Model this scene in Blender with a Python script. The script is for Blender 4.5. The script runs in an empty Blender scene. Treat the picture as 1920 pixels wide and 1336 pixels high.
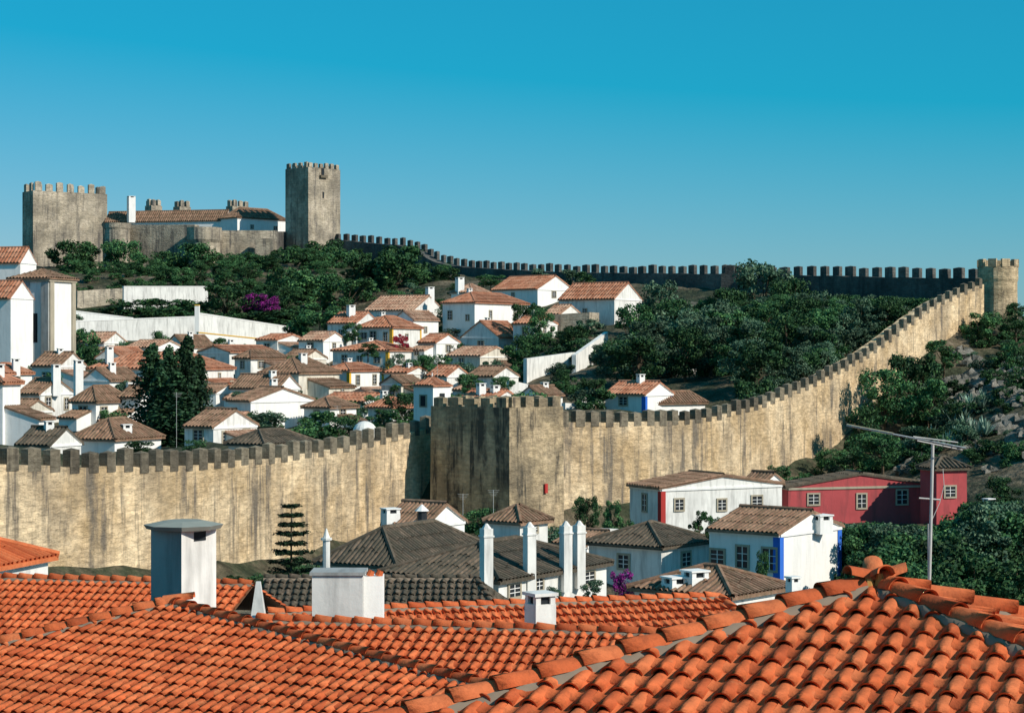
import bpy, math, random
import numpy as np
from mathutils import Vector as V
random.seed(7); np.random.seed(7)
S=bpy.context.scene
K=36/70/1920.0
Z=V((0,0,1))
def U(u,v,d): return V(((u-960)*K*d, d, (668-v)*K*d))
# ---------------------------------------------------------------- materials
MATS={}
class N:
    def __init__(s,name,rough=.9):
        m=bpy.data.materials.new(name); m.use_nodes=True; s.m=m
        s.nt=m.node_tree; s.b=s.nt.nodes['Principled BSDF']; s.b.inputs['Roughness'].default_value=rough
        s.b.inputs['Specular IOR Level'].default_value=.15
    def n(s,t,**k):
        x=s.nt.nodes.new(t)
        for a,b in k.items(): setattr(x,a,b)
        return x
    def l(s,a,b): s.nt.links.new(a,b)
    def pos(s): return s.n('ShaderNodeNewGeometry').outputs['Position']
    def island(s): return s.n('ShaderNodeNewGeometry').outputs['Random Per Island']
    def uv(s): return s.n('ShaderNodeTexCoord').outputs['UV']
    def mp(s,vec,sc):
        x=s.n('ShaderNodeMapping'); x.inputs['Scale'].default_value=sc; s.l(vec,x.inputs[0]); return x.outputs[0]
    def noise(s,vec,scale,detail=4,rough=.6):
        x=s.n('ShaderNodeTexNoise'); x.inputs['Scale'].default_value=scale; x.inputs['Detail'].default_value=detail
        x.inputs['Roughness'].default_value=rough; s.l(vec,x.inputs['Vector']); return x.outputs['Fac']
    def ramp(s,fac,stops):
        x=s.n('ShaderNodeValToRGB'); e=x.color_ramp.elements
        while len(e)<len(stops): e.new(.5)
        for i,(p,c) in enumerate(stops):
            e[i].position=p; e[i].color=(c,c,c,1) if isinstance(c,(int,float)) else (*c,1)
        s.l(fac,x.inputs[0]); return x.outputs[0]
    def mix(s,f,a,b,mode='MIX'):
        x=s.n('ShaderNodeMix',data_type='RGBA',blend_type=mode)
        for i,v in ((0,f),(6,a),(7,b)):
            if hasattr(v,'links'): s.l(v,x.inputs[i])
            else: x.inputs[i].default_value = v if i==0 else (*v,1)
        return x.outputs[2]
    def mul(s,a,k):
        f=s.n('ShaderNodeMath',operation='MULTIPLY',use_clamp=True); s.l(a,f.inputs[0])
        if hasattr(k,'links'): s.l(k,f.inputs[1])
        else: f.inputs[1].default_value=k
        return f.outputs[0]
    def bump(s,h,st,dist=.1):
        x=s.n('ShaderNodeBump'); x.inputs['Strength'].default_value=st; x.inputs['Distance'].default_value=dist
        s.l(h,x.inputs['Height']); s.l(x.outputs[0],s.b.inputs['Normal'])
    def out(s,c): s.l(c,s.b.inputs['Base Color']); return s.m
def plaster(name,col,dirty=.35):
    if name in MATS: return MATS[name]
    g=N(name); p=g.pos()
    a=g.ramp(g.noise(p,.6,5),[(.35,0),(.75,1)])
    st=g.ramp(g.noise(g.mp(g.uv(),(1.6,.22,1)),1.5,5),[(.48,0),(.75,1)])
    c=g.mix(a,col,tuple(x*(1-.28*dirty) for x in col))
    c=g.mix(g.mul(st,dirty*1.3),c,tuple(x*.5+.02 for x in col))
    g.bump(g.noise(p,3,4),.3,.05)
    MATS[name]=g.out(c); return MATS[name]
def plain(name,col,rough=.8):
    if name in MATS: return MATS[name]
    g=N(name,rough); p=g.pos()
    c=g.mix(g.noise(p,4,4),tuple(x*.75 for x in col),tuple(min(1,x*1.2) for x in col))
    MATS[name]=g.out(c); return MATS[name]
def stone(name,cl,cm,cd,dark,streak,bw=.6,bh=.3,lo=.40,bf=.5):
    g=N(name); uv=g.uv(); p=g.pos()
    b=g.n('ShaderNodeTexBrick'); b.inputs['Scale'].default_value=1
    b.inputs['Brick Width'].default_value=bw; b.inputs['Row Height'].default_value=bh; b.inputs['Mortar Size'].default_value=.025
    b.inputs['Mortar Smooth'].default_value=.8; b.inputs['Bias'].default_value=-.2
    b.inputs['Color1'].default_value=(1.12,1.1,1.06,1); b.inputs['Color2'].default_value=(.74,.72,.7,1); b.inputs['Mortar'].default_value=(.50,.46,.42,1)
    d=g.n('ShaderNodeVectorMath',operation='ADD')
    nz=g.n('ShaderNodeTexNoise'); nz.inputs['Scale'].default_value=.7; nz.inputs['Detail'].default_value=4; g.l(uv,nz.inputs['Vector'])
    sc=g.n('ShaderNodeVectorMath',operation='MULTIPLY'); sc.inputs[1].default_value=(.7,.3,0); g.l(nz.outputs['Color'],sc.inputs[0])
    g.l(uv,d.inputs[0]); g.l(sc.outputs[0],d.inputs[1]); g.l(d.outputs[0],b.inputs['Vector'])
    big=g.ramp(g.noise(g.mp(p,(1,1,1.3)),.16,8,.66),[(.40,cd),(.49,cm),(.60,cl)])
    fine=g.ramp(g.noise(g.mp(p,(1,1,2.2)),1.3,7,.75),[(.32,.64),(.52,1.02),(.7,1.22)])
    patch=g.ramp(g.noise(p,.45,3,.5),[(.42,.3),(.6,1)])
    c=g.mix(g.mul(patch,bf*1.5),big,b.outputs['Color'],'MULTIPLY'); c=g.mix(.85,c,fine,'MULTIPLY')
    # broad grey weather zones, then drip streaks
    gz_=g.ramp(g.noise(g.mp(uv,(.10,.16,1)),1,5,.6),[(.50,0),(.66,1)])
    c=g.mix(g.mul(gz_,.5*streak),c,tuple(.35*x+.65*y for x,y in zip(cm,dark)))
    s1=g.ramp(g.noise(g.mp(uv,(.22,.03,1)),1,6,.68),[(lo+.06,0),(lo+.20,1)])
    s2=g.ramp(g.noise(g.mp(uv,(1.1,.07,1)),1,5,.68),[(.50,0),(.62,1)])
    sm=g.n('ShaderNodeMath',operation='ADD',use_clamp=True); g.l(g.mul(s1,.5*streak),sm.inputs[0]); g.l(g.mul(s2,.85*streak),sm.inputs[1])
    brk=g.ramp(g.noise(g.mp(p,(1,1,.5)),.5,6,.7),[(.38,.12),(.56,.98)])
    c=g.mix(g.mul(sm.outputs[0],brk),c,dark)
    g.bump(fine,.8,.2)
    MATS[name]=g.out(c); return MATS[name]
def tilemat(name,c1,c2,c3,lich,lichcol=(.10,.085,.05)):
    g=N(name,.85); p=g.pos()
    r=g.ramp(g.island(),[(0,c1),(.35,c2),(.7,c1),(1,c3)])
    a=g.ramp(g.noise(p,.9,6,.7),[(.3,.62),(.7,1.15)])
    c=g.mix(.85,r,a,'MULTIPLY')
    l=g.ramp(g.noise(p,2.2,6,.75),[(.62-lich*.35,0),(.74-lich*.2,1)])
    c=g.mix(g.mul(l,.25+.6*lich),c,lichcol)
    if lich>.2:
        w=g.n('ShaderNodeTexWave',wave_type='BANDS',bands_direction='Y',wave_profile='SAW'); w.inputs['Scale'].default_value=.75
        w.inputs['Distortion'].default_value=.8; g.l(g.uv(),w.inputs['Vector'])
        c=g.mix(.6,c,g.ramp(w.outputs['Fac'],[(0,.6),(.25,1),(1,1)]),'MULTIPLY')
        y=g.ramp(g.noise(p,5,4,.7),[(.55,0),(.7,1)]); c=g.mix(g.mul(y,.35),c,(.5,.38,.27) if lich<.8 else (.3,.24,.19))
    else:
        y=g.ramp(g.noise(p,9,6,.8),[(.48,0),(.68,1)]); c=g.mix(g.mul(y,.5),c,(.22,.055,.025))
        y=g.ramp(g.noise(p,3.1,5,.75),[(.58,0),(.72,1)]); c=g.mix(g.mul(y,.28),c,(.60,.28,.13))
    g.bump(g.noise(p,14,4),.4,.03)
    MATS[name]=g.out(c); return MATS[name]
WHITE=plaster('white_plaster',(.84,.83,.80),.3)
WHITE2=plaster('white_plaster_aged',(.80,.79,.75),.8)
WHITE3=plaster('white_plaster_cream',(.72,.67,.57),1)
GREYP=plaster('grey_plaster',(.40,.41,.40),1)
YEL=plaster('yellow_trim',(.72,.42,.06)); BLUE=plaster('blue_trim',(.04,.16,.62)); REDT=plaster('red_trim',(.45,.045,.04))
REDW=plaster('red_plaster',(.46,.085,.09),.8)
SAND=plaster('sandstone_trim',(.42,.37,.28),.6)
WALLST=stone('town_wall_stone',(.92,.72,.47),(.78,.585,.36),(.58,.42,.24),(.19,.16,.125),1.05,lo=.38)
TOWST=stone('tower_stone',(.76,.59,.38),(.58,.45,.28),(.34,.27,.175),(.085,.076,.062),1.1,lo=.33)
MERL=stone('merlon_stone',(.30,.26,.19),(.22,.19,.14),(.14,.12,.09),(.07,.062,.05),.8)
CAST=stone('castle_stone',(.58,.50,.39),(.44,.38,.29),(.30,.26,.20),(.12,.11,.10),1,.9,.45)
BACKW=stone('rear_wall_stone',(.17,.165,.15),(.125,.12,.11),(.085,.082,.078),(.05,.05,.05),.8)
T_NEW=tilemat('terracotta_new',(.61,.135,.045),(.67,.185,.07),(.44,.09,.032),.02,(.45,.2,.08))
T_MID=tilemat('terracotta_mid',(.42,.17,.095),(.50,.25,.16),(.33,.13,.075),.35)
T_PAL=tilemat('terracotta_pale',(.45,.25,.17),(.52,.34,.24),(.33,.18,.12),.45)
T_OLD=tilemat('terracotta_old',(.29,.16,.105),(.37,.22,.15),(.19,.11,.075),.65)
T_DRK=tilemat('terracotta_dark',(.13,.095,.07),(.22,.16,.115),(.09,.075,.06),.85,(.06,.06,.045))
MORT=plain('mortar',(.25,.19,.14)); MORTO=plain('tile_mortar',(.20,.10,.055))
GLASS_VOID=plain('glass_and_opening_shade',(.025,.03,.035),.25)  # dark panes; also paints the shade inside vents and open arches
BARK=plain('bark',(.10,.075,.05)); METAL=plain('antenna_metal',(.5,.5,.48),.45)
CONC=plain('concrete_cap',(.26,.28,.25))
def leafmat(name,c1,c2,c3):
    g=N(name,.65); r=g.ramp(g.island(),[(0,c1),(.55,c2),(1,c3)])
    v=g.ramp(g.n('ShaderNodeObjectInfo').outputs['Random'],[(0,.55),(1,1.45)])
    c=g.mix(1,r,v,'MULTIPLY'); q=g.ramp(g.noise(g.pos(),.4,2),[(.3,.5),(.7,1.35)])
    c=g.mix(1,c,q,'MULTIPLY'); MATS[name]=g.out(c); return MATS[name]
L_GRN=leafmat('leaves_green',(.018,.06,.028),(.04,.115,.043),(.09,.185,.06))
L_OLV=leafmat('leaves_olive',(.032,.075,.048),(.07,.135,.08),(.14,.215,.13))
L_CYP=leafmat('leaves_cypress',(.012,.035,.02),(.022,.065,.028),(.05,.11,.045))
L_MAG=leafmat('flowers_magenta',(.30,.015,.25),(.45,.035,.38),(.06,.09,.05))
L_RED=leafmat('flowers_red',(.4,.01,.03),(.6,.02,.08),(.05,.08,.04))
L_AGV=leafmat('agave_leaf',(.14,.22,.17),(.2,.30,.22),(.28,.36,.28))
g=N('ground_earth'); p=g.pos()
c=g.ramp(g.noise(p,.09,9,.78),[(.3,(.025,.04,.02)),(.46,(.055,.062,.035)),(.56,(.15,.12,.08)),(.68,(.27,.24,.18))])
c=g.mix(.85,c,g.ramp(g.noise(p,.9,6,.75),[(.35,.35),(.65,1.4)]),'MULTIPLY'); g.bump(g.noise(p,.8,6),1,.8); GROUND=g.out(c)
g=N('rock'); p=g.pos(); c=g.ramp(g.noise(p,.9,8,.75),[(.35,(.10,.10,.085)),(.5,(.25,.235,.20)),(.7,(.40,.38,.34))]); g.bump(g.noise(p,1.2,8,.75),1,.6); ROCK=g.out(c)
# ---------------------------------------------------------------- mesh builder
class MB:
    def __init__(s): s.v=[];s.f=[];s.m=[];s.uv=[];s.mats=[]
    def face(s,pts,mat,uv=None):
        if mat not in s.mats: s.mats.append(mat)
        i=len(s.v); s.v+= [tuple(p) for p in pts]; s.f.append(tuple(range(i,i+len(pts)))); s.m.append(s.mats.index(mat))
        if uv is None:
            p=[V(q) for q in pts]; n=(p[1]-p[0]).cross(p[2]-p[0])
            if n.length<1e-9 and len(p)>3: n=(p[2]-p[0]).cross(p[3]-p[0])
            if n.length>1e-9: n.normalize()
            t=Z.cross(n)
            if t.length<.05: uv=[(q.x,q.y) for q in p]
            else:
                t.normalize(); b=n.cross(t); uv=[(q.dot(t),q.dot(b)) for q in p]
        s.uv+=list(uv)
    def strip(s,rows,mat):
        if mat not in s.mats: s.mats.append(mat)
        mi=s.mats.index(mat); i=len(s.v); w=len(rows[0])
        for r in rows: s.v+=[tuple(q) for q in r]
        for a in range(len(rows)-1):
            for b in range(w-1):
                s.f.append((i+a*w+b,i+a*w+b+1,i+(a+1)*w+b+1,i+(a+1)*w+b)); s.m.append(mi); s.uv+=[(b*.1,a*.4),(b*.1+.1,a*.4),(b*.1+.1,a*.4+.4),(b*.1,a*.4+.4)]
    def box(s,o,a,b,c,mat):
        o,a,b,c=V(o),V(a),V(b),V(c)
        for q in ((o,o+a,o+a+c,o+c),(o+b,o+a+b,o+a+b+c,o+b+c),(o,o+b,o+b+c,o+c),(o+a,o+a+b,o+a+b+c,o+a+c),(o,o+a,o+a+b,o+b),(o+c,o+a+c,o+a+b+c,o+b+c)):
            s.face(q,mat)
    def frus(s,c,z0,z1,r0,r1,n,mat,rot=0,cap=True):
        c=V(c); A=[];B=[]
        for i in range(n):
            t=rot+2*math.pi*i/n; d=V((math.cos(t),math.sin(t),0))
            A.append(V((c.x,c.y,z0))+d*r0); B.append(V((c.x,c.y,z1))+d*r1)
        for i in range(n):
            j=(i+1)%n; u0=i/n*6.28*max(r0,r1);u1=(i+1)/n*6.28*max(r0,r1)
            s.face((A[i],A[j],B[j],B[i]),mat,[(u0,z0),(u1,z0),(u1,z1),(u0,z1)])
        if cap:
            if r1>.001: s.face(B,mat)
            s.face(A[::-1],mat)
    def tube(s,p,q,r0,r1,mat,n=6):
        p,q=V(p),V(q); ax=(q-p).normalized(); x=ax.orthogonal().normalized(); y=ax.cross(x)
        rows=[[a+(x*math.cos(2*math.pi*i/n)+y*math.sin(2*math.pi*i/n))*r for i in range(n+1)] for a,r in ((p,r0),(q,r1))]
        s.strip(rows,mat)
    def obj(s,name,parent=None,smooth=False):
        me=bpy.data.meshes.new(name); me.from_pydata(s.v,[],s.f); me.update()
        for m in s.mats: me.materials.append(m)
        me.polygons.foreach_set('material_index',s.m)
        ul=me.uv_layers.new(name='UVMap'); ul.data.foreach_set('uv',np.array(s.uv,dtype=np.float32).ravel())
        if smooth: me.polygons.foreach_set('use_smooth',[True]*len(s.f))
        o=bpy.data.objects.new(name,me); S.collection.objects.link(o)
        if parent: o.parent=parent
        return o
def empty(name):
    o=bpy.data.objects.new(name,None); S.collection.objects.link(o); return o
# ---------------------------------------------------------------- roofs
def frame(poly):
    n=(poly[1]-poly[0]).cross(poly[2]-poly[0]).normalized()
    if n.z<0: n=-n
    t=Z.cross(n)
    if t.length<1e-4: t=V((1,0,0))
    t.normalize(); dn=n.cross(t)
    if dn.z>0: dn=-dn
    return n,t,dn
def span(p2,a):
    bs=[]
    for i in range(len(p2)):
        (a0,b0),(a1,b1)=p2[i],p2[(i+1)%len(p2)]
        if (a0-a)*(a1-a)<0: bs.append(b0+(b1-b0)*(a-a0)/(a1-a0))
    return (min(bs),max(bs)) if len(bs)>=2 else None
def ribs(mb,poly,mat,pitch=.3,th=.14,under=None):
    n,t,dn=frame(poly); o=poly[0]
    p2=[((q-o).dot(t),(q-o).dot(dn)) for q in poly]
    mb.face(poly,mat)
    low=[q-Z*th for q in poly]; mb.face(low,under or mat)
    for i in range(len(poly)):
        j=(i+1)%len(poly); mb.face((poly[i],poly[j],low[j],low[i]),mat)
    a=min(x for x,_ in p2)+pitch*.5; amax=max(x for x,_ in p2)
    h=pitch*.33; w=pitch*.36
    while a<amax:
        sp=span(p2,a)
        if sp and sp[1]-sp[0]>.2:
            k=max(1,int((sp[1]-sp[0])/.9))
            for q in range(k):
                rows=[]
                for e in (0,1):
                    bb=sp[0]+(sp[1]-sp[0])*(q+e)/k; c=o+t*(a+random.uniform(-.025,.025))+dn*bb; hh=h*(.8+.35*e)
                    rows.append([c-t*w,c-t*w*.5+n*hh,c+t*w*.5+n*hh,c+t*w])
                mb.strip(rows,mat)
        a+=pitch
def barrel(mb,p,ax,t,n,L,r0,r1,l0,l1,mat,seg=8,thk=.018):
    rows=[]
    for q,r,l in ((0,r0,l0),(.5,(r0+r1)/2*1.0,(l0+l1)/2),(1,r1,l1)):
        rows.append([p+ax*L*q+t*math.cos(math.pi*i/seg)*r+n*(math.sin(math.pi*i/seg)*r*.85+l) for i in range(seg+1)])
    inner=[p+t*math.cos(math.pi*i/seg)*(r0-thk)+n*(math.sin(math.pi*i/seg)*(r0-thk)*.85+l0) for i in range(seg+1)]
    ii=[q+ax*.12 for q in inner]
    mb.strip([ii,inner,rows[0]]+rows,mat)
def tiles(mb,poly,mat,pitch=.23,course=.38,base=MORTO):
    n,t,dn=frame(poly); o=poly[0]
    p2=[((q-o).dot(t),(q-o).dot(dn)) for q in poly]
    mb.face([q-n*.03 for q in poly],base)
    a=min(x for x,_ in p2)+pitch*.5; amax=max(x for x,_ in p2); r=pitch*.36
    while a<amax:
        sp=span(p2,a); dc=random.uniform(-.02,.02)
        if sp:
            b=math.ceil((sp[1])/course)*course+dc
            while b>sp[0]+.08:
                lo=min(b,sp[1]); hi=max(b-course*1.12,sp[0]-.05)
                if lo-hi>.1:
                    j=random.uniform(-.01,.01); ax=-dn+t*random.uniform(-.035,.035)
                    barrel(mb,o+t*(a+j)+dn*(lo+random.uniform(-.012,.012)),ax,t,n,lo-hi,r*random.uniform(.95,1.06),r*.82,.03+random.uniform(0,.018),.0,mat)
                b-=course
        sp=span(p2,a+pitch/2)
        if sp:
            b=math.ceil(sp[1]/course)*course+course*.5
            while b>sp[0]+.08:
                lo=min(b,sp[1]); hi=max(b-course*1.05,sp[0])
                if lo-hi>.1:
                    w=pitch*.3; c=o+t*(a+pitch/2)
                    rows=[[c+dn*bb+t*x*w+n*(.012+.035*abs(x)**2+l) for x in (-1,-.5,0,.5,1)] for bb,l in ((lo,-.03),(lo,.018),(hi,0))]
                    mb.strip(rows,mat)
                b-=course
        a+=pitch
def ridge(mb,p0,p1,mat,r=.13,L=.42,mort=MORT):
    if p0.z>p1.z: p0,p1=p1,p0
    ax=(p1-p0); D=ax.length; ax.normalize(); t=ax.cross(Z).normalized(); n=t.cross(ax).normalized()
    if n.z<0:n=-n
    rows=[]; k=int(D/.09)+2
    for i in range(k):
        q=p0+ax*D*i/(k-1); J=lambda s: random.uniform(-s,s); w=r*1.0
        rows.append([q-t*(w*1.32+J(.03))-n*.05,q-t*(w*1.05+J(.02))+n*(r*.28+J(.02)),q+n*r*.4,q+t*(w*1.05+J(.02))+n*(r*.28+J(.02)),q+t*(w*1.32+J(.03))-n*.05])
    mb.strip(rows,mort)
    s=0
    while s<D-.1:
        barrel(mb,p0+ax*s+t*random.uniform(-.012,.012),ax+t*random.uniform(-.02,.02),t,n,min(L*1.12,D-s),r*random.uniform(1.0,1.08),r*.88,r*.22+.035,r*.2,mat,10)
        s+=L
# ---------------------------------------------------------------- battlements
def merlons(mb,p,q,w,h,period,mat,n,thick=.5,cap=True,phase=.5):
    ax=(q-p); D=ax.length; ax.normalize(); k=max(1,int(round(D/period))); st=D/k
    for i in range(k):
        c=p+ax*(st*(i+phase)); hh=h*random.uniform(.8,1.06); ww=w*random.uniform(.88,1.05)
        o=c-ax*ww/2-Z*.1
        mb.box(o,ax*ww,-n*thick,Z*(hh+.1),mat)
        if cap:
            a=o+Z*(hh+.1); b=a+ax*ww; c2=b-n*thick; d=a-n*thick; m=(a+c2)/2+Z*h*.12
            for e in ((a,b),(b,c2),(c2,d),(d,a)): mb.face((e[0],e[1],m),mat)
def wall_path(pts):
    P=[U(u,vt,d) for u,vt,vb,d in pts]; B=[(668-vb)*K*d for u,vt,vb,d in pts]
    PX=[P[0]*2-P[1]]+P+[P[-1]*2-P[-2]]; path=[]
    for i in range(len(P)-1):
        a,b,c,d=PX[i:i+4]; k=max(2,int((c-b).length/1.8))
        for j in range(k):
            t=j/k
            q=.5*((2*b)+(c-a)*t+(2*a-5*b+4*c-d)*t*t+(3*b-a-3*c+d)*t**3)
            path.append((q,B[i]*(1-t)+B[i+1]*t,i+t))
    path.append((P[-1],B[-1],len(P)-1.0)); ns=[]
    for i in range(len(path)):
        a=path[max(0,i-1)][0]; b=path[min(len(path)-1,i+1)][0]; t=b-a; t.z=0; t.normalize(); ns.append(V((t.y,-t.x,0)))
    return path,ns
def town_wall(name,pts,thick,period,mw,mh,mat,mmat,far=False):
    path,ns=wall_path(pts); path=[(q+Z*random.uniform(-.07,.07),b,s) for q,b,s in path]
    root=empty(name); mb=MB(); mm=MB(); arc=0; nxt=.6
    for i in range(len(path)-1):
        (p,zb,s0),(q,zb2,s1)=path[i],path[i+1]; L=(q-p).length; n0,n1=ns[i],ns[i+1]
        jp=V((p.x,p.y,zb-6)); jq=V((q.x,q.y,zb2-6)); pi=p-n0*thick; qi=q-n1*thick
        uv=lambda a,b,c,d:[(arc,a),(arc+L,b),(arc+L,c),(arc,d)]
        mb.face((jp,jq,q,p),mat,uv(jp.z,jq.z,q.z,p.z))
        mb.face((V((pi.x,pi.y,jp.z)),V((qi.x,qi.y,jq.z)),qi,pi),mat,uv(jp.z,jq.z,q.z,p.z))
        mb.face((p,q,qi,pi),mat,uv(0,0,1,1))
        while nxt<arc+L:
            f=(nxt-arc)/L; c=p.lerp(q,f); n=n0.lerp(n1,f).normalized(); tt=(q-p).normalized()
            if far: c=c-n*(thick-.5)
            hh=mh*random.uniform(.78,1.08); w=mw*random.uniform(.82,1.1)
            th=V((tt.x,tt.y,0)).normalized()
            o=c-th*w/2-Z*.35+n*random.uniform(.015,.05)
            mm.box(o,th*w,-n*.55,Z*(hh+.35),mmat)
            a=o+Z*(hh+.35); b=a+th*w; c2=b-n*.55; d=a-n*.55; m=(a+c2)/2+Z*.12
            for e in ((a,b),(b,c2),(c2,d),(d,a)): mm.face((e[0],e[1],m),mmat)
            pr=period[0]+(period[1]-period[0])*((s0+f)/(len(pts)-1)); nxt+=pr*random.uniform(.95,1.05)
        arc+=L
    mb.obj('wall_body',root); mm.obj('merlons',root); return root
LW=[(-330,885,1120,99),(0,872,1105,108),(200,875,1100,116),(400,868,1095,127),(600,846,1080,141),(812,803,1000,157.5)]
RW=[(1050,790,995,154.5),(1200,791,975,162),(1330,782,945,171),(1450,750,910,183),(1560,702,875,196),(1650,650,765,208),(1750,575,670,222),(1845,532,602,236)]
BW=[(600,447,500,402),(690,455,500,388),(765,464,510,375),(830,495,530,362),(1000,508,550,332),(1100,511,555,318),(1380,514,570,284),(1500,516,575,273),(1700,520,580,255),(1850,523,580,243)]
# ---------------------------------------------------------------- houses spec
H=[
('white_house',922,1008,1075,540,566,518,290,42,'a',T_MID,1,1,None,[]),
('white_house',1048,1152,1203,556,612,531,265,32,'a',T_MID,1,0,None,[]),
('white_house',830,890,990,570,626,551,272,38,'h',T_MID,2,2,None,[]),
('white_house',846,885,918,547,575,531,284,40,'h',T_PAL,1,0,None,[(862,520)]),
('white_house',684,775,833,583,618,554,286,30,'a',T_PAL,2,1,None,[(806,538)]),
('white_house',614,668,712,607,650,584,272,32,'a',T_MID,1,1,None,[(658,572)]),
('yellow_trim_house',670,735,790,613,650,593,262,30,'h',T_MID,3,1,YEL,[]),
('yellow_trim_house',624,728,786,656,694,644,250,28,'h',T_MID,3,1,YEL,[]),
('white_house',784,818,862,643,668,625,256,38,'a',T_MID,1,1,None,[]),
('white_house',866,935,985,632,664,606,260,30,'b',T_MID,1,0,None,[]),
('white_house',836,900,962,668,690,653,246,34,'a',T_PAL,1,1,None,[]),
('white_house',488,560,636,700,745,672,226,34,'h',T_OLD,1,2,None,[(568,662)]),
('yellow_trim_house',604,655,719,694,738,681,236,36,'h',T_MID,1,2,YEL,[]),
('white_house',598,680,737,755,786,738,206,33,'a',T_MID,2,1,None,[]),
('white_house',655,700,752,742,772,726,213,33,'b',T_PAL,1,1,None,[]),
('white_house',690,735,775,762,790,748,196,33,'h',T_MID,1,1,None,[]),
('white_house',860,925,975,748,775,731,186,33,'a',T_MID,1,1,None,[(902,718),(928,722)]),
('white_house',168,380,438,690,730,660,216,26,'h',T_MID,3,1,None,[(205,650)]),
('white_house',432,522,562,725,750,701,196,30,'a',T_OLD,1,0,None,[]),
('white_house',428,470,588,748,803,727,183,46,'a',T_OLD,0,0,None,[]),
('white_house',372,430,520,662,705,652,240,40,'b',T_MID,1,1,None,[]),
('white_house',440,470,540,668,700,657,233,45,'h',T_OLD,1,2,None,[]),
('white_house',346,400,482,797,842,770,152,38,'a',T_OLD,1,2,None,[]),
('white_house',428,495,585,832,856,806,141,36,'h',T_DRK,0,0,None,[]),
('white_house',135,215,302,822,850,787,150,36,'h',T_OLD,0,0,None,[(237,795)]),
('white_house',32,95,152,832,860,802,141,36,'a',T_DRK,0,0,None,[]),
('white_house',135,180,244,752,800,719,176,38,'h',T_OLD,1,2,None,[(147,675)]),
('white_house',34,75,138,738,785,706,181,38,'a',T_OLD,1,2,None,[(105,683)]),
('white_house',-60,5,38,714,845,700,150,30,'h',T_MID,1,0,None,[]),
('white_house',155,205,262,712,740,691,196,34,'b',T_OLD,0,1,None,[]),
('white_house',-40,10,60,700,740,680,200,34,'h',T_MID,0,1,None,[(30,672)]),
('white_house',150,195,238,640,665,626,290,34,'a',T_PAL,1,1,None,[]),
('white_house',310,345,400,645,680,630,270,34,'b',T_OLD,1,1,None,[]),
('white_house',235,290,345,655,690,640,256,34,'a',T_PAL,1,1,None,[]),
('white_house',365,405,445,736,765,722,198,28,'a',T_OLD,1,1,None,[]),
('white_house',530,570,612,672,702,658,242,44,'a',T_OLD,1,1,None,[]),
('white_house',570,618,668,760,795,744,184,36,'h',T_OLD,1,1,None,[]),
('white_house',720,762,806,700,740,686,224,26,'a',T_MID,1,1,None,[]),
('white_house',876,925,972,702,738,688,220,40,'a',T_OLD,1,1,None,[]),
('white_house',975,1010,1055,742,770,728,193,36,'b',T_OLD,0,1,None,[]),
('white_house',962,1002,1045,608,640,592,256,30,'a',T_MID,1,1,None,[]),
('white_house',738,775,822,600,640,586,270,40,'b',T_PAL,1,1,None,[]),
('white_house',60,112,160,682,725,665,214,34,'a',T_OLD,1,1,None,[]),
('white_house',180,228,282,668,704,652,236,34,'b',T_MID,1,1,None,[]),
('white_house',0,42,98,768,815,750,163,34,'a',T_OLD,1,1,None,[]),
('white_house',560,606,650,640,668,625,258,34,'a',T_PAL,1,1,None,[]),
('white_house',480,520,575,640,668,626,262,28,'a',T_MID,1,1,None,[]),
('white_house',715,752,792,716,750,703,212,36,'b',T_OLD,1,1,None,[]),
('white_house',225,262,300,742,790,728,178,34,'a',T_OLD,0,1,None,[]),
('white_house',800,838,880,702,735,690,222,34,'a',T_MID,0,1,None,[]),
('white_house',1020,1050,1090,585,615,572,262,36,'a',T_PAL,0,1,None,[]),
('blue_trim_house',1135,1210,1262,738,772,716,187,30,'a',T_MID,1,0,BLUE,[]),
('white_house',1205,1225,1322,757,780,738,189,48,'h',T_OLD,0,0,None,[]),
# outside the walls
('white_house',720,800,871,982,1010,943,112,36,'a',T_OLD,0,0,None,[(732,952)]),
('garden_pavilion',930,975,1027,978,1010,948,106,40,'h',T_OLD,0,1,None,[]),
('white_house',1104,1240,1334,1024,1095,980,108,34,'h',T_DRK,1,1,None,[]),
('red_trim_house',1181,1240,1466,914,992,888,136,58,'a',T_OLD,1,3,REDT,[]),
('blue_trim_house',1330,1462,1577,998,1112,955,104,33,'a',T_OLD,3,0,BLUE,[(1541,964)]),
('white_house',1190,1370,1476,1115,1160,1062,80,34,'h',T_OLD,0,0,None,[(1303,1068),(1266,1080)]),
('long_white_house',600,742,925,1060,1110,984,97,34,'h',T_DRK,0,0,None,[]),
('long_white_house',722,935,1137,1086,1140,1014,84,34,'h',T_DRK,0,4,None,[]),
('white_house',1040,1100,1178,1020,1060,995,118,38,'a',T_OLD,1,1,None,[]),
('orange_roof_house',-220,-30,90,1062,1130,1003,62,30,'h',T_NEW,0,0,None,[]),
]
def solve(u0,um,u1,d,th,mn=2.2):
    be=math.atan((um-960)*K); t=math.radians(th)+be*.9
    Xc=(um-960)*K*d; c,s=math.cos(t),math.sin(t)
    L1=(Xc-(u0-960)*K*d)/(c+(u0-960)*K*s); L2=((u1-960)*K*d-Xc)/max(.12,(s-(u1-960)*K*c))
    L1=min(max(L1,mn),30); L2=min(max(L2,mn),30)
    return V((Xc,d,0)),V((-c,s,0)),V((s,c,0)),L1,L2
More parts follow.
